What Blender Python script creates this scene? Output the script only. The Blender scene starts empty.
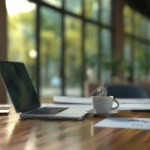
import bpy, bmesh, math, random
from mathutils import Vector, Matrix, noise
random.seed(7)
R = math.radians
sc = bpy.context.scene
COL = sc.collection

# ------------------------------------------------------------------ camera
EYE = 0.907          # eye height, table top is 0.75
F = 343.0            # focal length in pixels of the 150 px frame
cam_d = bpy.data.cameras.new('camera')
cam = bpy.data.objects.new('camera', cam_d)
COL.objects.link(cam)
cam.location = (0, 0, EYE)
cam.rotation_euler = (R(90 - 0.5), 0, 0)
cam_d.sensor_width = 36
cam_d.lens = F / 150 * 36
cam_d.clip_end = 300
cam_d.dof.use_dof = True
cam_d.dof.focus_distance = 1.24
cam_d.dof.aperture_fstop = 3.1
sc.camera = cam

# ------------------------------------------------------------------ sky, sun, exposure
SUN_AZ, SUN_EL = R(-24), R(24)
w = bpy.data.worlds.new('world')
sc.world = w
w.use_nodes = True
nt = w.node_tree
bg = nt.nodes['Background']
sky = nt.nodes.new('ShaderNodeTexSky')
sky.sky_type = 'NISHITA'
sky.sun_disc = False
sky.sun_elevation = R(22)
sky.sun_rotation = SUN_AZ
sky.dust_density = 1.2
sky.air_density = 1.3
nt.links.new(sky.outputs[0], bg.inputs[0])
bg.inputs[1].default_value = 0.7
sun_d = bpy.data.lights.new('sun', 'SUN')
sun_d.energy = 2.4
sun_d.angle = R(2.5)
sun_d.color = (1.0, 0.92, 0.80)
sun = bpy.data.objects.new('sun', sun_d)
COL.objects.link(sun)
to_sun = Vector((math.sin(SUN_AZ) * math.cos(SUN_EL), math.cos(SUN_AZ) * math.cos(SUN_EL), math.sin(SUN_EL)))
sun.rotation_euler = to_sun.to_track_quat('Z', 'Y').to_euler()
sun.location = to_sun * 30
sc.view_settings.view_transform = 'Standard'
sc.view_settings.look = 'None'
sc.view_settings.gamma = 1
sc.view_settings.use_curve_mapping = False
sc.view_settings.exposure = 0.22

# ------------------------------------------------------------------ materials
def mat(name, col, rough=0.5, metal=0.0, spec=0.5, coat=0.0):
    m = bpy.data.materials.new(name)
    m.use_nodes = True
    p = m.node_tree.nodes['Principled BSDF']
    p.inputs['Base Color'].default_value = (*col, 1)
    p.inputs['Roughness'].default_value = rough
    p.inputs['Metallic'].default_value = metal
    p.inputs['Specular IOR Level'].default_value = spec
    p.inputs['Coat Weight'].default_value = coat
    return m

def N(m, t, **kw):
    n = m.node_tree.nodes.new(t)
    for k, v in kw.items():
        setattr(n, k, v)
    return n

def noisy(name, c1, c2, scale, rough=0.5, stretch=(1, 1, 1), bump=0.0, metal=0.0, detail=4, lo=0.35, hi=0.65):
    """two-tone noise material in object space"""
    m = mat(name, c1, rough, metal)
    L = m.node_tree.links.new
    p = m.node_tree.nodes['Principled BSDF']
    tc = N(m, 'ShaderNodeTexCoord'); mp = N(m, 'ShaderNodeMapping')
    mp.inputs['Scale'].default_value = stretch
    nz = N(m, 'ShaderNodeTexNoise'); nz.inputs['Scale'].default_value = scale; nz.inputs['Detail'].default_value = detail
    cr = N(m, 'ShaderNodeValToRGB')
    cr.color_ramp.elements[0].color = (*c1, 1); cr.color_ramp.elements[0].position = lo
    cr.color_ramp.elements[1].color = (*c2, 1); cr.color_ramp.elements[1].position = hi
    L(tc.outputs['Object'], mp.inputs[0]); L(mp.outputs[0], nz.inputs['Vector'])
    L(nz.outputs[0], cr.inputs[0]); L(cr.outputs[0], p.inputs['Base Color'])
    if bump:
        b = N(m, 'ShaderNodeBump'); b.inputs['Strength'].default_value = bump; b.inputs['Distance'].default_value = 0.01
        L(nz.outputs[0], b.inputs['Height']); L(b.outputs[0], p.inputs['Normal'])
    return m

def plank_wood(name):
    m = mat(name, (0.4, 0.2, 0.08), 0.3, 0, 0.3)
    L = m.node_tree.links.new
    p = m.node_tree.nodes['Principled BSDF']
    tc = N(m, 'ShaderNodeTexCoord')
    br = N(m, 'ShaderNodeTexBrick')
    br.offset = 0.37
    br.inputs['Scale'].default_value = 1.0
    br.inputs['Brick Width'].default_value = 1.9
    br.inputs['Row Height'].default_value = 0.115
    br.inputs['Mortar Size'].default_value = 0.0016
    br.inputs['Mortar Smooth'].default_value = 0.2
    br.inputs['Color1'].default_value = (0.0, 0.0, 0.0, 1)
    br.inputs['Color2'].default_value = (1, 1, 1, 1)
    br.inputs['Mortar'].default_value = (0.5, 0.5, 0.5, 1)
    L(tc.outputs['Object'], br.inputs['Vector'])
    mp = N(m, 'ShaderNodeMapping'); mp.inputs['Scale'].default_value = (1.2, 16, 1)
    nz = N(m, 'ShaderNodeTexNoise'); nz.inputs['Scale'].default_value = 2.2; nz.inputs['Detail'].default_value = 6
    nz.inputs['Distortion'].default_value = 0.6
    L(tc.outputs['Object'], mp.inputs[0]); L(mp.outputs[0], nz.inputs['Vector'])
    cr = N(m, 'ShaderNodeValToRGB')
    cr.color_ramp.elements[0].color = (0.17, 0.058, 0.020, 1); cr.color_ramp.elements[0].position = 0.34
    cr.color_ramp.elements[1].color = (0.54, 0.215, 0.075, 1); cr.color_ramp.elements[1].position = 0.68
    L(nz.outputs[0], cr.inputs[0])
    # plank-to-plank variation
    mx = N(m, 'ShaderNodeMix', data_type='RGBA', blend_type='MULTIPLY')
    vr = N(m, 'ShaderNodeMapRange'); vr.inputs['To Min'].default_value = 0.72; vr.inputs['To Max'].default_value = 1.15
    L(br.outputs['Color'], vr.inputs[0])
    mx.inputs[0].default_value = 1.0
    L(cr.outputs[0], mx.inputs[6]); L(vr.outputs[0], mx.inputs[7])
    # seams
    mx2 = N(m, 'ShaderNodeMix', data_type='RGBA')
    mx2.inputs[7].default_value = (0.05, 0.02, 0.01, 1)
    L(br.outputs['Fac'], mx2.inputs[0]); L(mx.outputs[2], mx2.inputs[6])
    L(mx2.outputs[2], p.inputs['Base Color'])
    rr = N(m, 'ShaderNodeMapRange'); rr.inputs['To Min'].default_value = 0.08; rr.inputs['To Max'].default_value = 0.24
    L(nz.outputs[0], rr.inputs[0]); L(rr.outputs[0], p.inputs['Roughness'])
    b = N(m, 'ShaderNodeBump'); b.inputs['Strength'].default_value = 0.08; b.inputs['Distance'].default_value = 0.0006
    ad = N(m, 'ShaderNodeMath', operation='SUBTRACT')
    L(nz.outputs[0], ad.inputs[0]); L(br.outputs['Fac'], ad.inputs[1])
    L(ad.outputs[0], b.inputs['Height']); L(b.outputs[0], p.inputs['Normal'])
    return m

def leaf_mat(name, c1, c2, c3, trans=0.45, patch=1.1):
    m = bpy.data.materials.new(name); m.use_nodes = True
    n = m.node_tree; L = n.links.new
    n.nodes.remove(n.nodes['Principled BSDF'])
    g = N(m, 'ShaderNodeNewGeometry')
    cr = N(m, 'ShaderNodeValToRGB')
    cr.color_ramp.elements[0].color = (*c1, 1)
    cr.color_ramp.elements[1].color = (*c3, 1)
    e = cr.color_ramp.elements.new(0.55); e.color = (*c2, 1)
    tc = N(m, 'ShaderNodeTexCoord'); nz = N(m, 'ShaderNodeTexNoise'); nz.inputs['Scale'].default_value = patch; nz.inputs['Detail'].default_value = 1
    L(tc.outputs['Object'], nz.inputs['Vector'])
    a_ = N(m, 'ShaderNodeMath', operation='MULTIPLY_ADD'); a_.inputs[1].default_value = 2.4; a_.inputs[2].default_value = -0.95
    L(nz.outputs[0], a_.inputs[0])
    b_ = N(m, 'ShaderNodeMath', operation='MULTIPLY_ADD'); b_.inputs[1].default_value = 0.5
    L(g.outputs['Random Per Island'], b_.inputs[0]); L(a_.outputs[0], b_.inputs[2])
    L(b_.outputs[0], cr.inputs[0])
    d = N(m, 'ShaderNodeBsdfDiffuse'); t = N(m, 'ShaderNodeBsdfTranslucent')
    mx = N(m, 'ShaderNodeMixShader'); mx.inputs[0].default_value = trans
    L(cr.outputs[0], d.inputs[0]); L(cr.outputs[0], t.inputs[0])
    L(d.outputs[0], mx.inputs[1]); L(t.outputs[0], mx.inputs[2])
    L(mx.outputs[0], n.nodes['Material Output'].inputs[0])
    return m

def glass_mat(name):
    m = bpy.data.materials.new(name); m.use_nodes = True
    n = m.node_tree; L = n.links.new
    n.nodes.remove(n.nodes['Principled BSDF'])
    tr = N(m, 'ShaderNodeBsdfTransparent'); tr.inputs[0].default_value = (0.95, 0.97, 0.96, 1)
    gl = N(m, 'ShaderNodeBsdfGlossy'); gl.inputs['Roughness'].default_value = 0.02
    lw = N(m, 'ShaderNodeLayerWeight'); lw.inputs[0].default_value = 0.5
    pw = N(m, 'ShaderNodeMath', operation='POWER'); pw.inputs[1].default_value = 5.0
    fr = N(m, 'ShaderNodeMath', operation='MULTIPLY_ADD'); fr.inputs[1].default_value = 0.9; fr.inputs[2].default_value = 0.02
    L(lw.outputs['Facing'], pw.inputs[0]); L(pw.outputs[0], fr.inputs[0])
    mx = N(m, 'ShaderNodeMixShader')
    L(fr.outputs[0], mx.inputs[0]); L(tr.outputs[0], mx.inputs[1]); L(gl.outputs[0], mx.inputs[2])
    L(mx.outputs[0], n.nodes['Material Output'].inputs[0])
    return m

def print_mat(name, base, ink):
    """white paper with lines of small print and an uneven chart band"""
    m = mat(name, base, 0.6)
    L = m.node_tree.links.new
    p = m.node_tree.nodes['Principled BSDF']
    tc = N(m, 'ShaderNodeTexCoord')
    sx = N(m, 'ShaderNodeSeparateXYZ'); L(tc.outputs['Object'], sx.inputs[0])
    def M(op, a, b=None):
        q = N(m, 'ShaderNodeMath', operation=op)
        for i, v in enumerate((a, b)):
            if v is None: continue
            if isinstance(v, (int, float)): q.inputs[i].default_value = v
            else: L(v, q.inputs[i])
        return q.outputs[0]
    # text rows along local x
    rows = M('LESS_THAN', M('FRACT', M('MULTIPLY', sx.outputs[1], 48.0)), 0.5)
    mp = N(m, 'ShaderNodeMapping'); mp.inputs['Scale'].default_value = (110, 48, 1)
    L(tc.outputs['Object'], mp.inputs[0])
    nz = N(m, 'ShaderNodeTexNoise'); nz.inputs['Scale'].default_value = 1.0; nz.inputs['Detail'].default_value = 1
    L(mp.outputs[0], nz.inputs['Vector'])
    words = M('GREATER_THAN', nz.outputs[0], 0.5)
    txt = M('MULTIPLY', rows, words)
    # text block mask
    msk = M('MULTIPLY', M('GREATER_THAN', sx.outputs[0], -0.045), M('GREATER_THAN', sx.outputs[1], -0.088))
    msk = M('MULTIPLY', msk, M('LESS_THAN', sx.outputs[0], 0.13))
    msk = M('MULTIPLY', msk, M('LESS_THAN', sx.outputs[1], -0.02))
    fac = M('MULTIPLY', M('MULTIPLY', txt, msk), 0.8)
    # chart: jagged filled line below the text
    nz2 = N(m, 'ShaderNodeTexNoise', noise_dimensions='1D'); nz2.inputs['Scale'].default_value = 42.0; nz2.inputs['Detail'].default_value = 2
    L(sx.outputs[0], nz2.inputs['W'])
    top = M('ADD', M('MULTIPLY', nz2.outputs[0], 0.14), -0.018)
    ch = M('MULTIPLY', M('LESS_THAN', sx.outputs[1], top), M('GREATER_THAN', sx.outputs[1], M('SUBTRACT', top, 0.024)))
    ch = M('MULTIPLY', ch, M('GREATER_THAN', sx.outputs[0], -0.065))
    fac = M('MAXIMUM', fac, M('MULTIPLY', ch, 0.9))
    mx = N(m, 'ShaderNodeMix', data_type='RGBA')
    mx.inputs[6].default_value = (*base, 1); mx.inputs[7].default_value = (*ink, 1)
    L(fac, mx.inputs[0]); L(mx.outputs[2], p.inputs['Base Color'])
    return m

M_table = plank_wood('table planks')
M_legs = mat('table steel', (0.03, 0.03, 0.03), 0.4, 0.6)
M_frame = noisy('dark frame', (0.012, 0.009, 0.007), (0.02, 0.015, 0.011), 6, 0.6)
M_frame.node_tree.nodes['Principled BSDF'].inputs['Specular IOR Level'].default_value = 0.2
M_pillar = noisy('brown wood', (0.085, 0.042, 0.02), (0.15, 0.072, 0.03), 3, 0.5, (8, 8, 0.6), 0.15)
M_pillar2 = noisy('reddish brown wood', (0.075, 0.028, 0.009), (0.13, 0.052, 0.016), 3, 0.5, (8, 8, 0.6), 0.15)  # redder and slightly darker than the other pillar wood
M_floor = noisy('floor boards', (0.07, 0.045, 0.028), (0.12, 0.075, 0.045), 4, 0.35, (1, 9, 1), 0.1)
M_ceil = noisy('dark ceiling', (0.05, 0.042, 0.036), (0.075, 0.06, 0.05), 3, 0.7)
M_wall = noisy('dark plaster', (0.05, 0.045, 0.04), (0.08, 0.07, 0.06), 3, 0.8)
M_glass = glass_mat('window glass')
M_silver = mat('silver aluminium', (0.36, 0.37, 0.39), 0.32, 0.7)
M_deck = mat('silver deck', (0.72, 0.79, 0.84), 0.45, 0.0, 0.1)
M_pad = mat('trackpad', (0.72, 0.75, 0.76), 0.3, 0.2)
M_black = mat('black plastic', (0.012, 0.012, 0.013), 0.35)
M_well = mat('keyboard well', (0.70, 0.74, 0.76), 0.5, 0.0, 0.1)
M_key = mat('black key', (0.006, 0.007, 0.008), 0.7, 0, 0.0)
def display_mat():  # dim green-brown glow stands in for foliage reflected in the screen
    m = mat('display with painted reflection', (0.004, 0.005, 0.005), 0.08)
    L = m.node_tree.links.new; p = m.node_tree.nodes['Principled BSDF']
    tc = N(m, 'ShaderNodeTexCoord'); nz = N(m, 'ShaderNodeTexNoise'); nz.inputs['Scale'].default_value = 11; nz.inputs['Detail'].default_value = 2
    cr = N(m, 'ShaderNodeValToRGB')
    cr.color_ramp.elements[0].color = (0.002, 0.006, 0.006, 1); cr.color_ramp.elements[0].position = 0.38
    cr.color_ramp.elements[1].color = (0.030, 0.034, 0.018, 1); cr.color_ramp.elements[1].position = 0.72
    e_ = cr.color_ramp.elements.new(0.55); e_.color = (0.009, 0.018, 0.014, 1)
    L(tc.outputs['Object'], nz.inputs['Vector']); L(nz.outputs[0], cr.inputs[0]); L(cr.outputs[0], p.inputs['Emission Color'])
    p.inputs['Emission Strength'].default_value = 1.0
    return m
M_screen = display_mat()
M_rubber = mat('rubber', (0.01, 0.01, 0.01), 0.8)
M_cup = mat('pale grey glaze', (0.39, 0.385, 0.38), 0.22, 0, 0.5)
M_saucer = mat('grey glaze', (0.34, 0.36, 0.37), 0.22, 0, 0.5)
M_coffee = noisy('coffee', (0.25, 0.10, 0.03), (0.5, 0.26, 0.10), 40, 0.25)
M_paper = mat('white paper', (0.78, 0.84, 0.92), 0.6)
M_paper2 = mat('cool paper', (0.62, 0.71, 0.84), 0.6)
M_print = print_mat('printed paper', (0.60, 0.72, 0.88), (0.04, 0.05, 0.08))
M_chair = noisy('slate blue fabric', (0.034, 0.052, 0.072), (0.048, 0.070, 0.095), 60, 0.85)
M_chair.node_tree.nodes['Principled BSDF'].inputs['Specular IOR Level'].default_value = 0.15
M_pen = mat('black pen', (0.014, 0.014, 0.016), 0.3)
M_penm = mat('pen metal', (0.5, 0.42, 0.32), 0.3, 0.9)
M_phone = mat('phone body', (0.015, 0.015, 0.017), 0.25)
M_phones = mat('phone rim', (0.45, 0.44, 0.42), 0.3, 0.8)
M_side = noisy('sideboard wood', (0.13, 0.068, 0.04), (0.20, 0.105, 0.062), 4, 0.6, (1, 6, 6), 0.1)
M_soil = mat('soil', (0.03, 0.02, 0.012), 0.9)
M_bark = noisy('bark', (0.10, 0.08, 0.06), (0.22, 0.18, 0.13), 5, 0.9, (4, 4, 0.7), 0.4)
M_grass = noisy('grass', (0.05, 0.085, 0.035), (0.13, 0.15, 0.06), 0.6, 0.95)
M_path = noisy('gravel path', (0.42, 0.36, 0.24), (0.55, 0.47, 0.33), 2.0, 0.95)

# ------------------------------------------------------------------ helpers
def link(o): COL.objects.link(o); return o

def mobj(name, verts, faces, m, parent=None, smooth=False, bevel=0.0, seg=2, loc=(0, 0, 0), rot=(0, 0, 0)):
    me = bpy.data.meshes.new(name)
    me.from_pydata([tuple(v) for v in verts], [], faces)
    me.update()
    bm = bmesh.new(); bm.from_mesh(me)
    bmesh.ops.remove_doubles(bm, verts=bm.verts, dist=1e-6)
    bmesh.ops.recalc_face_normals(bm, faces=bm.faces)
    if bevel:
        bmesh.ops.bevel(bm, geom=bm.edges[:], offset=bevel, segments=seg, affect='EDGES', profile=0.5, clamp_overlap=True)
    bm.to_mesh(me); bm.free()
    if smooth:
        for p in me.polygons: p.use_smooth = True
    me.materials.append(m)
    o = bpy.data.objects.new(name, me)
    link(o)
    o.location = loc; o.rotation_euler = rot
    if parent: o.parent = parent
    return o

def empty(name, loc=(0, 0, 0), rz=0.0):
    o = bpy.data.objects.new(name, None); link(o)
    o.location = loc; o.rotation_euler = (0, 0, rz); o.empty_display_size = 0.05
    return o

def tag(o, label, cat, group=None, kind=None):
    o['label'] = label; o['category'] = cat
    if group: o['group'] = group
    if kind: o['kind'] = kind
    return o

def struct(o, label=None):
    o['kind'] = 'structure'
    if label: o['label'] = label
    return o

BOXF = [(0, 1, 3, 2), (4, 6, 7, 5), (0, 4, 5, 1), (2, 3, 7, 6), (0, 2, 6, 4), (1, 5, 7, 3)]
class MB:
    def __init__(s): s.v = []; s.f = []
    def add(s, vs, fs):
        n = len(s.v); s.v += [Vector(v) for v in vs]; s.f += [tuple(i + n for i in f) for f in fs]
        return s
    def box(s, x0, x1, y0, y1, z0, z1, T=None):
        vs = [Vector((x, y, z)) for x in (x0, x1) for y in (y0, y1) for z in (z0, z1)]
        if T: vs = [T @ v for v in vs]
        return s.add(vs, BOXF)
    def lathe(s, prof, n=48, closed=False):
        vs = []; fs = []
        for r, z in prof:
            for i in range(n):
                a = 2 * math.pi * i / n
                vs.append((r * math.cos(a), r * math.sin(a), z))
        k = len(prof)
        for j in range(k if closed else k - 1):
            for i in range(n):
                a = j * n + i; b = j * n + (i + 1) % n
                c = ((j + 1) % k) * n + (i + 1) % n; d = ((j + 1) % k) * n + i
                fs.append((a, b, c, d))
        if not closed:
            if prof[0][0] > 1e-5: fs.append(tuple(reversed(range(n))))
            if prof[-1][0] > 1e-5: fs.append(tuple((k - 1) * n + i for i in range(n)))
        return s.add(vs, fs)
    def tube(s, pts, rad, n=12, flat=1.0):
        pts = [Vector(p) for p in pts]
        rs = rad if isinstance(rad, (list, tuple)) else [rad] * len(pts)
        vs = []; fs = []
        t0 = (pts[1] - pts[0]).normalized()
        up = Vector((0, 0, 1)) if abs(t0.z) < 0.9 else Vector((0, 1, 0))
        a = t0.cross(up).normalized()
        for i, p in enumerate(pts):
            t = (pts[min(i + 1, len(pts) - 1)] - pts[max(i - 1, 0)]).normalized()
            a = (a - t * a.dot(t)).normalized(); b = t.cross(a)
            for k in range(n):
                q = 2 * math.pi * k / n
                vs.append(p + a * math.cos(q) * rs[i] + b * math.sin(q) * rs[i] * flat)
        for i in range(len(pts) - 1):
            for k in range(n):
                fs.append((i * n + k, i * n + (k + 1) % n, (i + 1) * n + (k + 1) % n, (i + 1) * n + k))
        fs.append(tuple(reversed(range(n)))); fs.append(tuple((len(pts) - 1) * n + k for k in range(n)))
        return s.add(vs, fs)
    def build(s, name, m, parent=None, **kw):
        return mobj(name, s.v, s.f, m, parent, **kw)

def rounded(x0, x1, y0, y1, r, n=6):
    """rounded rectangle outline, counter-clockwise"""
    out = []
    for cx, cy, a0 in ((x1 - r, y1 - r, 0), (x0 + r, y1 - r, 90), (x0 + r, y0 + r, 180), (x1 - r, y0 + r, 270)):
        for i in range(n + 1):
            a = R(a0 + 90 * i / n)
            out.append((cx + r * math.cos(a), cy + r * math.sin(a)))
    return out

def slab(mb, outline, z0, z1, T=None, edge=0.0, topf=None):
    """extruded outline with softened top and bottom rims"""
    cx = sum(p[0] for p in outline) / len(outline); cy = sum(p[1] for p in outline) / len(outline)
    def ring(z, inset):
        o = []
        for x, y in outline:
            d = Vector((x - cx, y - cy)); l = d.length
            k = (l - inset) / l if l > 0 else 1
            zz = topf(x, y, z) if topf else z
            o.append(Vector((cx + d.x * k, cy + d.y * k, zz)))
        return o
    rings = [ring(z0, edge), ring(z0 + edge, 0), ring(z1 - edge, 0), ring(z1 - edge * 0.3, edge * 0.3), ring(z1, edge)] if edge else [ring(z0, 0), ring(z1, 0)]
    n = len(outline); vs = []; fs = []
    for r_ in rings: vs += [T @ v for v in r_] if T else r_
    for j in range(len(rings) - 1):
        for i in range(n):
            fs.append((j * n + i, j * n + (i + 1) % n, (j + 1) * n + (i + 1) % n, (j + 1) * n + i))
    fs.append(tuple(reversed(range(n)))); fs.append(tuple((len(rings) - 1) * n + i for i in range(n)))
    mb.add(vs, fs)
    return mb

TT = 0.75            # table top height

# ------------------------------------------------------------------ the room shell
U = Vector((0.405, 0.914)).normalized()      # along the window wall, away from the camera
V = Vector((U.y, -U.x))                      # into the room
W0 = Vector((-1.045, 5.05))                  # foot of the first pillar
WANG = math.atan2(U.y, U.x)
def wall_m():
    return Matrix.Translation((W0.x, W0.y, 0)) @ Matrix.Rotation(WANG, 4, 'Z')
WM = wall_m()        # local x along the wall, local -y into the room
CEIL = 3.5
def wall_t(px):      # distance along the wall of the point seen at picture column px
    k = (px - 75) / F
    return (k * W0.y - W0.x) / (U.x - k * U.y)

def room_box(name, x0, x1, y0, y1, z0, z1, m, parent=None):
    b = MB().box(x0, x1, y0, y1, z0, z1)
    o = b.build(name, m, parent)
    if not parent: o.matrix_world = WM
    return o

struct(room_box('floor', -7, 15, -9, 0.1, -0.1, 0.0, M_floor))
struct(room_box('ceiling', -7, 15, -9, 0.1, CEIL, CEIL + 0.15, M_ceil))
struct(room_box('wall_far', 14.8, 15, -9, 0.1, 0, CEIL, M_wall))
struct(room_box('wall_back', -7.2, -7, -9, 0.1, 0, CEIL, M_wall))
# beam along the top of the windows
struct(room_box('trim_1', -7, 14.8, -0.16, 0.1, 3.12, CEIL, M_frame))
posts = [-6, -5, -4, -3, -2, -1, 0, wall_t(38), wall_t(63), wall_t(83), wall_t(99.7), wall_t(112.3)]
far_posts = [wall_t(121.0), wall_t(133.5), wall_t(140), wall_t(145.6), 11.6, 12.8, 14.0, 14.8]
TR = 2.12
def window(n, a, b):
    f = MB()
    f.box(b - 0.036, b + 0.036, -0.045, 0.04, 0, 3.12)            # post
    f.box(a + 0.036, b - 0.036, -0.03, 0.03, TR - 0.06, TR + 0.06)   # transom
    f.box(a + 0.036, b - 0.036, -0.03, 0.04, 0.0, 0.10)            # sill
    f.box(a + 0.036, b - 0.036, -0.03, 0.04, 3.06, 3.12)           # head
    o = f.build('window_%d' % n, M_frame)
    o.matrix_world = WM
    struct(o)
    for z0, z1 in ((0.10, TR - 0.06), (TR + 0.06, 3.06)):
        MB().box(a + 0.036, b - 0.036, -0.004, 0.004, z0, z1).build('pane', M_glass, o)
n = 1
for a, b in zip(posts[:-1], posts[1:]): window(n, a, b); n += 1
for a, b in zip(far_posts[:-1], far_posts[1:]): window(n, a, b); n += 1
# brown wooden pillars standing in the window line
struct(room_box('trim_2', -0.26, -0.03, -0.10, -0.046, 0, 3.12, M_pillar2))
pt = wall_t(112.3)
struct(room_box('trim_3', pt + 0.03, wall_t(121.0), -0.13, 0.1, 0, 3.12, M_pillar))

# ------------------------------------------------------------------ outdoors
g = MB().box(-60, 60, -5, 110, -0.16, -0.12).build('ground', M_grass)
struct(g)
p_ = MB().box(-30, 30, 15.2, 19.5, -0.12, -0.09).build('path', M_path)
struct(p_)

def leaf_cloud(centers, radius, per, size, seed):
    rnd = random.Random(seed); vs = []; fs = []
    for c in centers:
        for _ in range(per):
            d = Vector((rnd.gauss(0, 1), rnd.gauss(0, 1), rnd.gauss(0, 1)))
            d = d.normalized() * radius * rnd.random() ** 0.45
            p = Vector(c) + d
            s = size * rnd.uniform(0.6, 1.3)
            q = Vector((rnd.gauss(0, 1), rnd.gauss(0, 1), rnd.gauss(0, 1))).to_track_quat('Z', 'Y')
            n0 = len(vs)
            for x, y, z in ((-1, 0, 0), (-0.2, -0.45, 0.12), (1, 0, 0.1), (-0.2, 0.45, 0.12)):
                vs.append(p + q @ Vector((x * s, y * s, z * s)))
            fs.append((n0, n0 + 1, n0 + 2, n0 + 3))
    return vs, fs

def raw_mesh(name, vs, fs, m):
    me = bpy.data.meshes.new(name)
    me.from_pydata([tuple(v) for v in vs], [], fs); me.update(); me.materials.append(m)
    return me

LEAF = {
    'gold': leaf_mat('golden leaves', (0.30, 0.34, 0.16), (0.66, 0.60, 0.18), (0.95, 0.82, 0.22), 0.6),
    'green': leaf_mat('green leaves', (0.10, 0.16, 0.07), (0.24, 0.32, 0.13), (0.55, 0.56, 0.18), 0.55),
    'grey': leaf_mat('leaves with painted haze', (0.42, 0.52, 0.42), (0.60, 0.70, 0.58), (0.80, 0.83, 0.66), 0.55),  # distance haze painted into the leaf colours
    'house': leaf_mat('houseplant leaves', (0.05, 0.10, 0.035), (0.09, 0.18, 0.05), (0.18, 0.32, 0.07), 0.55),
    'bright': leaf_mat('bright houseplant leaves', (0.07, 0.16, 0.025), (0.12, 0.28, 0.04), (0.2, 0.4, 0.06), 0.45),
}

def tree(name, x, z, h, crown_r, crown_lo, kind, label, seed, dens=1.0, group='trees outside the windows', lean=0.0):
    """deciduous tree: tapering trunk with limbs, crown of leaf clusters"""
    rnd = random.Random(seed)
    root = empty(name, (x, z, -0.12))
    tag(root, label, 'tree', group)
    tr = MB()
    top = h * 0.8
    trunk = [(lean * (k / 6) ** 1.5 + rnd.uniform(-.03, .03), rnd.uniform(-.03, .03), top * k / 6) for k in range(7)]
    r0 = 0.028 * h
    tr.tube(trunk, [r0 * (1 - 0.12 * k) for k in range(7)], 8)
    cl = []
    mid = (crown_lo + h) / 2; hh = (h - crown_lo) / 2
    nb = int(26 * dens)
    for _ in range(nb):
        d = Vector((rnd.gauss(0, 1), rnd.gauss(0, 1), rnd.gauss(0, 1))).normalized() * rnd.random() ** 0.4
        cl.append((lean + d.x * crown_r, d.y * crown_r, mid + d.z * hh))
    for c in cl[:7]:
        b = trunk[3 + rnd.randrange(3)]
        tr.tube([b, ((b[0] + c[0]) / 2, (b[1] + c[1]) / 2, (b[2] + c[2]) / 2 + 0.1), c], [r0 * .4, r0 * .25, r0 * .1], 6)
    tr.build('trunk', M_bark, root, smooth=True)
    vs, fs = leaf_cloud(cl, crown_r * 0.42, 95, 0.05 + 0.018 * h, seed + 1)
    o = bpy.data.objects.new('foliage', raw_mesh('foliage', vs, fs, LEAF[kind])); link(o); o.parent = root
    return root

def PX(px, z): return (px - 75) / F * z
# far tree line (px column at its distance)
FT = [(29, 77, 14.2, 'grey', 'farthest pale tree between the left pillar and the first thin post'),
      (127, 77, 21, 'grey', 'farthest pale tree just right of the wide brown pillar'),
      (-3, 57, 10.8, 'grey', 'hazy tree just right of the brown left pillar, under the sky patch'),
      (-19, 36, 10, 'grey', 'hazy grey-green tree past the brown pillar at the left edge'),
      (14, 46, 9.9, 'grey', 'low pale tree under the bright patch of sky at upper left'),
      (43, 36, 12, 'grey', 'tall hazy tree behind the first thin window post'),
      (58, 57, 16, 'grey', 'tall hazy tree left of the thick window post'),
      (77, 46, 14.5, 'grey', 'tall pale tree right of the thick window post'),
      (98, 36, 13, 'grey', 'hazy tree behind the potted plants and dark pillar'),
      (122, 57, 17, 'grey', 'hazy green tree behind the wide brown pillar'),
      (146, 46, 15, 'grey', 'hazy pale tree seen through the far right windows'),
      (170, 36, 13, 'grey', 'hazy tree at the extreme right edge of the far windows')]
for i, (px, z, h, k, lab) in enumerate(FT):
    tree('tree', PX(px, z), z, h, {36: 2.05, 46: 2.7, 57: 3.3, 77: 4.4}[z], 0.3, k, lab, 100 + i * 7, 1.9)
NT = [(27, 19.5, 4.5, 1.1, 1.6, 'gold', 'small golden tree between left pillar and first thin post', .45),
      (47, 24, 5.6, 1.25, 1.6, 'green', 'green tree between the first thin post and thick post', .6),
      (72, 20, 3.3, 0.75, 1.5, 'gold', 'yellow tree just right of the thick window post', .6),
      (88, 26, 6.5, 1.2, 1.8, 'gold', 'yellow tree behind the potted plants left of the wide pillar', .6),
      (130, 26, 6.6, 1.0, 1.2, 'gold', 'yellow-green tree just right of the wide pillar', .8)]
NT += [(12, 17, 3.6, .8, 1.3, 'gold', 'small yellow tree low beside the brown left pillar', .5),
       (57, 27, 3.6, .8, 1.2, 'green', 'slim dark green tree left of the thick window post', .5),
       (45, 19, 3.2, .55, 2.1, 'gold', 'small yellow tree right of the first thin window post', .4)]
for i, (px, z, h, cr, lo, k, lab, dn) in enumerate(NT):
    tree('tree', PX(px, z), z, h, cr, lo, k, lab, 300 + i * 11, dn, lean=random.uniform(-.3, .3))

def bush(px, z, r, h, k, label, seed):
    rnd = random.Random(seed)
    root = empty('shrub', (PX(px, z), z, -0.12)); tag(root, label, 'shrub', 'shrubs outside the windows')
    cl = [(rnd.uniform(-r, r), rnd.uniform(-r, r) * .6, rnd.uniform(.15, h)) for _ in range(22)]
    st = MB()
    for c in cl[:6]: st.tube([(0, 0, 0), (c[0] * .5, c[1] * .5, c[2] * .6), c], [.03, .02, .008], 6)
    st.build('stem', M_bark, root)
    vs, fs = leaf_cloud(cl, .38, 60, .10, seed)
    o = bpy.data.objects.new('foliage', raw_mesh('foliage', vs, fs, LEAF[k])); link(o); o.parent = root
bush(30, 29.5, .55, 1.7, 'green', 'shrub seen just right of the laptop screen', 501)
bush(49, 30.5, .55, 1.6, 'grey', 'pale shrub between the first thin post and thick post', 502)
bush(75, 29.5, .7, 1.7, 'green', 'shrub right of the thick window post', 503)
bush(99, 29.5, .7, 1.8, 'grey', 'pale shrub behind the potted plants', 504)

hd = empty('hedge', (3.0, 64, -0.12)); tag(hd, 'long hazy green hedge closing the view far behind the trees', 'hedge')
rnd = random.Random(77)
hc = [(rnd.uniform(-17, 17), rnd.uniform(-.6, .6), rnd.uniform(.1, 6.5)) for _ in range(330)]
for k in range(18): MB().tube([(-16 + k * 1.9, 0, 0), (-16 + k * 1.9, 0, 2.5)], .06, 6).build('stem', M_bark, hd)
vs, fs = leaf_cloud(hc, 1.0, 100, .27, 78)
o = bpy.data.objects.new('foliage', raw_mesh('foliage', vs, fs, LEAF['grey'])); link(o); o.parent = hd

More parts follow.
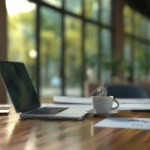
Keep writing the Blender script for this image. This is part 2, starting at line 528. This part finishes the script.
# added lamp on a pole, put in for a blurred bright spot
M_glint = bpy.data.materials.new('lit lamp'); M_glint.use_nodes = True
e = M_glint.node_tree.nodes['Principled BSDF']
e.inputs['Emission Color'].default_value = (1, 0.86, 0.55, 1); e.inputs['Emission Strength'].default_value = 2.2
lz = 9.5
glint = empty('added_glint', (PX(33.2, lz), lz, -0.12)); tag(glint, 'added round lamp glowing outside, right of the laptop screen', 'glint')
lh = EYE + (72 - 54) / F * lz + 0.12
MB().tube([(0, 0, 0), (0, 0, lh - 0.07)], 0.016, 10).build('pole', M_frame, glint)
MB().lathe([(0.0, lh - .06), (.035, lh - .05), (.058, lh - .02), (.062, lh), (.055, lh + .03), (.03, lh + .05), (0, lh + .058)], 24).build('globe', M_glint, glint, smooth=True)
# pale blue ball on a stand, added in place of a blurred highlight
pz = 15.0
pot = empty('added_ball', (PX(56.0, pz), pz, -0.12)); tag(pot, 'pale blue ball on a slim stand, added for a blurred highlight, left of the thick window post', 'globe')
hb = EYE + (72 - 82) / F * pz + 0.12; gr = .16
M_blue = mat('pale blue glaze', (0.74, 0.86, 0.93), 0.35)
MB().lathe([(0, hb - gr)] + [(gr * math.cos(R(-80 + 16 * k)), hb + gr * math.sin(R(-80 + 16 * k))) for k in range(11)] + [(0, hb + gr)], 24).build('ball', M_blue, pot, smooth=True)
MB().lathe([(.09, 0), (.08, .03), (.02, .06), (.015, hb - gr - .03), (.05, hb - gr), (.06, hb - gr + .03)], 16).build('stand', M_frame, pot, smooth=True)

# ------------------------------------------------------------------ sideboard and plants near the windows
SZ = 5.5; ST = 0.735
sb = empty('sideboard', (1.05, SZ, 0)); tag(sb, 'low dark wooden sideboard under the potted plants behind the blue chair', 'sideboard')
MB().box(-.86, .90, -.2, .22, .08, ST - .03).build('body', M_side, sb, bevel=.004)
MB().box(-.88, .92, -.22, .24, ST - .03, ST).build('top', M_side, sb, bevel=.005)
for k in range(3):
    d_ = MB().box(-.85 + k * .583, -.85 + k * .583 + .573, -.212, -.2, .11, ST - .05).build('door', M_side, sb, bevel=.002)
    MB().tube([(-.85 + k * .583 + .52, -.225, .36), (-.85 + k * .583 + .52, -.225, .48)], .006, 8).build('handle', M_legs, d_)
for sx in (-.8, .84):
    for sy in (-.15, .17): MB().box(sx - .02, sx + .02, sy - .02, sy + .02, 0, .08).build('leg', M_frame, sb)

def houseplant(px, dy, pot_h, pot_r, potmat, h, spread, nl, ls, kind, label, seed):
    rnd = random.Random(seed)
    z = SZ + dy
    root = empty('potted_plant', (PX(px, z), z, ST)); tag(root, label, 'plant', 'potted plants on the sideboard')
    MB().lathe([(pot_r * .72, 0), (pot_r * .95, pot_h * .6), (pot_r, pot_h), (pot_r * .88, pot_h), (pot_r * .84, pot_h * .86), (0, pot_h * .86)], 28).build('pot', potmat, root, smooth=True)
    MB().lathe([(pot_r * .83, pot_h * .87), (0, pot_h * .9)], 24).build('soil', M_soil, root)
    st = MB(); vs = []; fs = []
    for i in range(nl):
        a = rnd.uniform(0, 2 * math.pi); q = rnd.random() ** .7
        tip = Vector((math.cos(a) * spread * q, math.sin(a) * spread * q * .8, pot_h + h * rnd.uniform(.25, 1.0) * (1 - .35 * q * q)))
        st.tube([(0, 0, pot_h * .86), tuple(Vector((tip.x * .35, tip.y * .35, pot_h + (tip.z - pot_h) * .7))), tip], [.006, .004, .002], 5)
        # broad folded leaf
        out = Vector((math.cos(a), math.sin(a), rnd.uniform(-.7, .3))).normalized()
        side = out.cross(Vector((0, 0, 1))).normalized(); up = side.cross(out)
        s = ls * rnd.uniform(.7, 1.25)
        n0 = len(vs)
        prof = ((0, 0), (.2, .3), (.45, .42), (.75, .28), (1, 0))
        for t, wd in prof:
            c = tip + out * (t * s) - Vector((0, 0, 1)) * (t * t * s * .35)
            vs += [c - side * wd * s + up * wd * s * .25, c, c + side * wd * s + up * wd * s * .25]
        for k in range(4):
            b = n0 + k * 3
            fs += [(b, b + 1, b + 4, b + 3), (b + 1, b + 2, b + 5, b + 4)]
    st.build('stems', mat('stem green', (.05, .1, .02), .6), root)
    o = bpy.data.objects.new('foliage', raw_mesh('foliage', vs, fs, LEAF[kind])); link(o); o.parent = root
M_cream = mat('cream pot', (0.75, 0.68, 0.52), 0.4)
M_bluep = mat('pale teal pot', (0.34, 0.44, 0.46), 0.5)
M_tan = mat('tan pot', (0.45, 0.36, 0.28), 0.6)
houseplant(92.5, 0.0, .20, .055, M_cream, .40, .15, 22, .085, 'house', 'leafy plant in a cream pot, leftmost on the sideboard', 601)
houseplant(105.5, .02, .19, .05, M_bluep, .32, .15, 22, .085, 'house', 'leafy plant in a pale teal pot, behind the cup', 602)
houseplant(116, -.06, .08, .05, M_tan, .46, .20, 34, .085, 'house', 'dark bushy plant in a small tan pot before the wide pillar', 603)
houseplant(130, .05, .10, .07, M_frame, .34, .17, 26, .085, 'house', 'low dark plant in a black pot right of the wide pillar', 604)
houseplant(147, .0, .10, .08, M_tan, .46, .22, 40, .11, 'bright', 'bright green plant at the right edge of the picture', 605)

# ------------------------------------------------------------------ the table (planks run along the window wall)
corner = Vector((-0.125, 2.20))        # far left corner of the top
LEN, WID = 2.5, 1.25
tab = empty('table', (corner.x, corner.y, 0), WANG)
tag(tab, 'long glossy brown plank table holding the laptop, coffee cup and papers', 'table')
slab(MB(), rounded(-LEN, 0, -WID, 0, .02), TT - .035, TT, edge=.003).build('tabletop', M_table, tab)
for sx in (-LEN + .12, -.12):
    for sy in (-WID + .1, -.1):
        MB().box(sx - .03, sx + .03, sy - .03, sy + .03, 0, TT - .035).build('leg', M_legs, tab, bevel=.003)
MB().box(-LEN + .15, -.15, -WID + .11, -WID + .09, TT - .115, TT - .035).box(-LEN + .15, -.15, -.11, -.09, TT - .115, TT - .035).build('apron', M_legs, tab)

# ------------------------------------------------------------------ the chair at the far end of the table
ch = empty('chair', (0.318, 2.60, 0), WANG - math.pi / 2 - R(2))      # local -y faces the table
tag(ch, 'dark slate blue upholstered chair with a rounded back, beyond the table end', 'chair')
def tub():
    vs = []; fs = []; nt_, nz_ = 40, 10
    a0 = 112
    for side in (1, 0):
        for i in range(nt_ + 1):
            th = R(-a0 + 2 * a0 * i / nt_)
            u = abs(th) / R(a0)
            top = 0.80 - 0.19 * max(0, (u - 0.28) / 0.72) ** 1.5
            for j in range(nz_ + 1):
                q = j / nz_
                z = 0.40 + (top - 0.40) * q
                rr = 0.215 + 0.025 * q + (0.028 if side else -0.028) * (1 if q < .93 else .55)
                vs.append((math.sin(th) * rr, math.cos(th) * rr * 1.0, z))
    m_ = (nt_ + 1) * (nz_ + 1)
    I = lambda s, i, j: s * m_ + i * (nz_ + 1) + j
    for i in range(nt_):
        for j in range(nz_):
            for s in (0, 1): fs.append((I(s, i, j), I(s, i + 1, j), I(s, i + 1, j + 1), I(s, i, j + 1)))
        fs.append((I(0, i, nz_), I(0, i + 1, nz_), I(1, i + 1, nz_), I(1, i, nz_)))
        fs.append((I(0, i, 0), I(0, i + 1, 0), I(1, i + 1, 0), I(1, i, 0)))
    for i in (0, nt_):
        for j in range(nz_): fs.append((I(0, i, j), I(0, i, j + 1), I(1, i, j + 1), I(1, i, j)))
    return vs, fs
v_, f_ = tub()
mobj('backrest', v_, f_, M_chair, ch, smooth=True)
slab(MB(), rounded(-.2, .2, -.24, .19, .09), .39, .46, edge=.02).build('seat', M_chair, ch, smooth=False)
for sx in (-1, 1):
    for sy in (-1, 1):
        MB().tube([(sx * .14, sy * .13, .40), (sx * .20, sy * .19 , 0)], [.016, .011], 10).build('leg', M_frame, ch)

# ------------------------------------------------------------------ the laptop
LA = math.atan2(-.194, .981)
lap = empty('laptop', (-0.194, 1.15, TT), LA)     # local x: towards its user, local y: its width, away from the camera
tag(lap, 'open silver laptop with a dark screen on the left of the table', 'laptop')
LD, LW = .217, .284
BT = .0135
def btop(x, y, z):       # wedge: thinner at the front
    return z if z < .006 else .006 + (z - .006) * (1 - .45 * max(0, x) / LD)
slab(MB(), rounded(0, LD, 0, LW, .012), .0022, BT, edge=.0022, topf=btop).build('base', M_silver, lap)
deck_z = lambda x: btop(x, 0, BT)
sl = -(deck_z(0) - deck_z(LD)) / LD      # slope of the deck
def deckT(lift=0.0):
    return Matrix.Translation((0, 0, BT + lift)) @ Matrix.Rotation(math.atan(-sl), 4, 'Y')
DT = deckT()
dk = MB(); slab(dk, rounded(.004, LD - .004, .004, LW - .004, .01), -.0002, .0003, T=DT); dk.build('deck', M_deck, lap)
kb = MB(); slab(kb, rounded(.018, .126, .010, LW - .012, .004), .0002, .0006, T=DT)
kbo = kb.build('keyboard', M_well, lap)
# keys: five rows plus a space-bar row
kmesh = {}
def key(x, y, w_, h_):
    kk = (round(w_, 4), round(h_, 4))
    if kk not in kmesh:
        m_ = MB(); slab(m_, rounded(-w_ / 2, w_ / 2, -h_ / 2, h_ / 2, .002, 2), 0, .0009, edge=.0003)
        kmesh[kk] = m_
        o = m_.build('key', M_key, kbo); kmesh[kk] = o.data
    else:
        o = bpy.data.objects.new('key', kmesh[kk]); link(o); o.parent = kbo
    o.matrix_local = DT @ Matrix.Translation((x, y, .0006))
ncol = 10; pitch = (LW - .026) / ncol; row = .0178; k0 = .027; y0 = .012
for r_ in range(5):
    for c_ in range(ncol):
        key(k0 + r_ * row, y0 + pitch * (c_ + .5), .0130, pitch - .0095)
y = y0
for wd in (1, 1, 1, 4, 1, 1, 1):
    key(k0 + 5 * row, y + pitch * wd / 2, .0130, pitch * wd - .0095); y += pitch * wd
tp = MB(); slab(tp, rounded(.135, LD - .012, .085, LW - .085, .005), .0003, .0008, T=DT); tp.build('trackpad', M_pad, lap)
for k, (x, w_) in enumerate(((.030, .010), (.050, .012), (.072, .012), (.095, .009))):
    MB().box(x, x + w_, -.0006, .002, .0052, .0082).build('port', M_black, lap)
for x in (.02, LD - .02):
    for yy in (.02, LW - .02):
        MB().lathe([(.006, 0), (.006, .0023)], 16).build('foot', M_rubber, lap, loc=(x, yy, 0))
MB().tube([(.004, .04, BT + .001), (.004, LW - .04, BT + .001)], .0042, 12).build('hinge', M_black, lap)
TILT = R(24)
HT = Matrix.Translation((.003, 0, BT + .001)) @ Matrix.Rotation(-TILT, 4, 'Y')   # local z runs up the lid, local x out of the screen
# lid: outline in (y, z), thickness along -x
LT = HT @ Matrix(((0, 0, 1, 0), (1, 0, 0, 0), (0, 1, 0, 0), (0, 0, 0, 1)))
lid = MB(); slab(lid, rounded(.001, LW - .001, .003, .201, .01), -.0052, -.0008, T=LT, edge=.001)
lido = lid.build('lid', M_silver, lap)
bz = MB(); slab(bz, rounded(.002, LW - .002, .004, .200, .0095), -.0008, 0, T=LT); bz.build('bezel', M_black, lido)
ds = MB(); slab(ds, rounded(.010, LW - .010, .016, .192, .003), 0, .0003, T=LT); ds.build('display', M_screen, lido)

# ------------------------------------------------------------------ cup, saucer, coffee, steam
CX, CY = .0985, 1.240
sau = MB().lathe([(0, .003), (.026, .003), (.027, 0), (.0305, 0), (.032, .004), (.045, .0086), (.055, .0112), (.0605, .0128), (.0612, .0138), (.0605, .0146), (.054, .0128), (.045, .0102), (.036, .0080), (.0, .0076)], 64).build('saucer', M_saucer, smooth=True, loc=(CX, CY, TT))
tag(sau, 'grey round saucer under the coffee cup', 'saucer')
cup = empty('coffee_cup', (CX, CY, TT + .0079)); tag(cup, 'pale grey coffee cup of steaming coffee on the saucer', 'cup')
MB().lathe([(0, .002), (.021, .002), (.022, 0), (.0245, .0004), (.0265, .004), (.0325, .013), (.0368, .026), (.0388, .042), (.0398, .058), (.0396, .0596), (.0388, .0598), (.0378, .058), (.0368, .042), (.0345, .026), (.030, .014), (.02, .007), (0, .006)], 64).build('body', M_cup, cup, smooth=True)
hp = []
for i in range(17):
    a = R(100 - 200 * i / 16)
    hp.append((.037 + .0205 * math.cos(a) * (1.0), 0, .0325 + .0155 * math.sin(a)))
hp[0] = (.0365, 0, .0465); hp[-1] = (.034, 0, .0185)
MB().tube(hp, [.0036] * 17, 12, 1.25).build('handle', M_cup, cup, smooth=True, rot=(0, 0, R(-12)))
MB().lathe([(.0380, .0580), (.03, .0581), (0, .0581)], 48).build('coffee', M_coffee, cup)

M_steam = bpy.data.materials.new('steam'); M_steam.use_nodes = True
n_ = M_steam.node_tree; n_.nodes.remove(n_.nodes['Principled BSDF'])
vsn = n_.nodes.new('ShaderNodeVolumeScatter'); vsn.inputs['Color'].default_value = (1, .97, .92, 1)
vsn.inputs['Density'].default_value = 75; vsn.inputs['Anisotropy'].default_value = .35
n_.links.new(vsn.outputs[0], n_.nodes['Material Output'].inputs['Volume'])
st = MB(); rnd = random.Random(5)
def wisp(x0, y0, h, amp, r, ph, twist):
    pts = []; rs = []
    for i in range(22):
        q = i / 21
        x = x0 * (1 - .35 * q) + amp * math.sin(ph + q * twist) * (0.25 + q) + .002 * math.sin(ph * 3 + q * 11)
        pts.append((x, y0 + amp * .7 * math.cos(ph + q * twist * 1.1), .058 + 1.6 * h * q))
        rs.append(r * (math.sin(math.pi * min(1, q * .92 + .08)) ** .6) * (1 - .45 * q) * (.75 + .35 * math.sin(q * 13 + ph)) + .0002)
    st.tube(pts, rs, 8, .8)
for x0, y0, h, amp, r, ph, tw in ((-.020, 0, .026, .004, .0028, 0, 5), (-.012, .006, .034, .005, .0030, 1.5, 6), (-.004, -.004, .046, .006, .0034, 2.5, 7),
                                  (.003, .004, .050, .005, .0030, 4.0, 6.5), (.010, -.003, .038, .006, .0030, .8, 6), (.018, .002, .028, .004, .0028, 3.1, 5),
                                  (.0, .01, .030, .008, .0026, 5.2, 8), (-.008, -.008, .022, .006, .0026, 3.8, 7), (.013, .008, .022, .006, .0026, 2.2, 7)):
    wisp(x0, y0, h, amp, r, ph, tw)
so = st.build('steam', M_steam, smooth=True, loc=(CX, CY, TT + .0079))
tag(so, 'thin wisps of steam rising from the coffee cup', 'steam', kind='stuff')

# ------------------------------------------------------------------ papers
def paper(name, cx, cy, w_, d_, rz, m, label, z=0.0, th=.0004, lift=None, n=18, cat='paper', group='papers on the table'):
    vs = []; fs = []
    nx = ny = n
    for s in (0, 1):
        for i in range(nx + 1):
            for j in range(ny + 1):
                x = -w_ / 2 + w_ * i / nx; yy = -d_ / 2 + d_ * j / ny
                l = lift(i / nx, j / ny) if lift else 0
                vs.append((x, yy, l + s * th))
    m_ = (nx + 1) * (ny + 1)
    I = lambda s, i, j: s * m_ + i * (ny + 1) + j
    for i in range(nx):
        for j in range(ny):
            for s in (0, 1): fs.append((I(s, i, j), I(s, i + 1, j), I(s, i + 1, j + 1), I(s, i, j + 1)))
        for j in (0, ny): fs.append((I(0, i, j), I(0, i + 1, j), I(1, i + 1, j), I(1, i, j)))
    for j in range(ny):
        for i in (0, nx): fs.append((I(0, i, j), I(0, i, j + 1), I(1, i, j + 1), I(1, i, j)))
    o = mobj(name, vs, fs, m, None, smooth=False, loc=(cx, cy, TT + z), rot=(0, 0, rz))
    tag(o, label, cat, group)
    return o
# printed sheet in front, right of the cup
c0 = Vector((.050, .994)); ex = Vector((math.cos(R(-19)), math.sin(R(-19)))); ey = Vector((-ex.y, ex.x))
cc = c0 + ex * .1485 + ey * .1
paper('printed_sheet', cc.x, cc.y, .297, .20, R(-19), M_print, 'printed sheet with text and a chart, nearest the camera at right',
      lift=lambda a, b: .004 * (a ** 2) * (0.4 + b) + .0015 * math.sin(a * 5) ** 2 * b)
# sheets behind the laptop
paper('sheet', -.045, 1.56, .27, .19, R(-9), M_paper2, 'flat white sheet just behind the laptop keyboard', lift=lambda a, b: .002 * (1 - a) ** 2)
bk = paper('booklet', -.006, 1.81, .215, .29, R(4), M_paper, 'thick white booklet curling up at its left, behind the laptop', z=.0006, th=.005,
      lift=lambda a, b: .014 * (1 - a) ** 1.6 + .002 * b, cat='booklet')
# right-hand papers
paper('sheet', .275, 1.52, .25, .18, R(6), M_paper2, 'white sheet behind the black pen at right', lift=lambda a, b: .0015 * a)
paper('sheet', .30, 1.56, .28, .19, R(-6), M_paper, 'white sheet lying across the one behind the pen', z=.0022, lift=lambda a, b: .003 * a * b + .001 * a)
for k, (dx, dy, rz, lab) in enumerate(((0, -.03, 5, 'lowest white sheet of the far right stack'), (.012, -.04, -4, 'second white sheet up in the far right stack'),
                                   (-.008, -.02, 12, 'third white sheet up in the far right stack'), (.03, -.03, -1, 'topmost white sheet of the far right stack'))):
    paper('sheet', .335 + dx, 1.80 + dy, .297, .21, R(rz), M_paper if k % 2 else M_paper2, lab, z=.0005 + k * .0019, th=.0012,
          lift=lambda a, b, k=k: .0016 * k * (a - .5) ** 2 + .001 * b)
# small paper at the far left
paper('note', -.335, 1.56, .10, .07, R(10), M_paper2, 'small white note on the table left of the laptop', th=.001, lift=lambda a, b: .003 * (1 - a))

# ------------------------------------------------------------------ pen and phone
pen = empty('pen', (.222, 1.335, TT + .0062), R(-3)); tag(pen, 'black pen lying right of the cup, tip pointing left', 'pen')
MB().tube([(0, 0, 0), (.10, 0, 0), (.14, 0, 0)], [.0054, .0062, .006], 16).build('barrel', M_pen, pen, smooth=False)
MB().tube([(-.018, 0, -.003), (-.012, 0, -.0018), (0, 0, 0)], [.0007, .0026, .0053], 16).build('tip', M_penm, pen)
MB().box(.085, .138, -.0012, .0012, .0060, .0078).box(.134, .138, -.0012, .0012, .004, .0078).build('clip', M_penm, pen)
ph = empty('phone', (-.30, 1.29, TT), R(8)); tag(ph, 'dark phone lying flat at the left edge of the picture', 'phone')
slab(MB(), rounded(-.075, .05, -.035, .035, .009), 0, .0075, edge=.0015).build('body', M_phone, ph)
slab(MB(), rounded(-.0735, .0485, -.0335, .0335, .008), .0075, .0088, edge=.0005).build('glass', M_phones, ph)
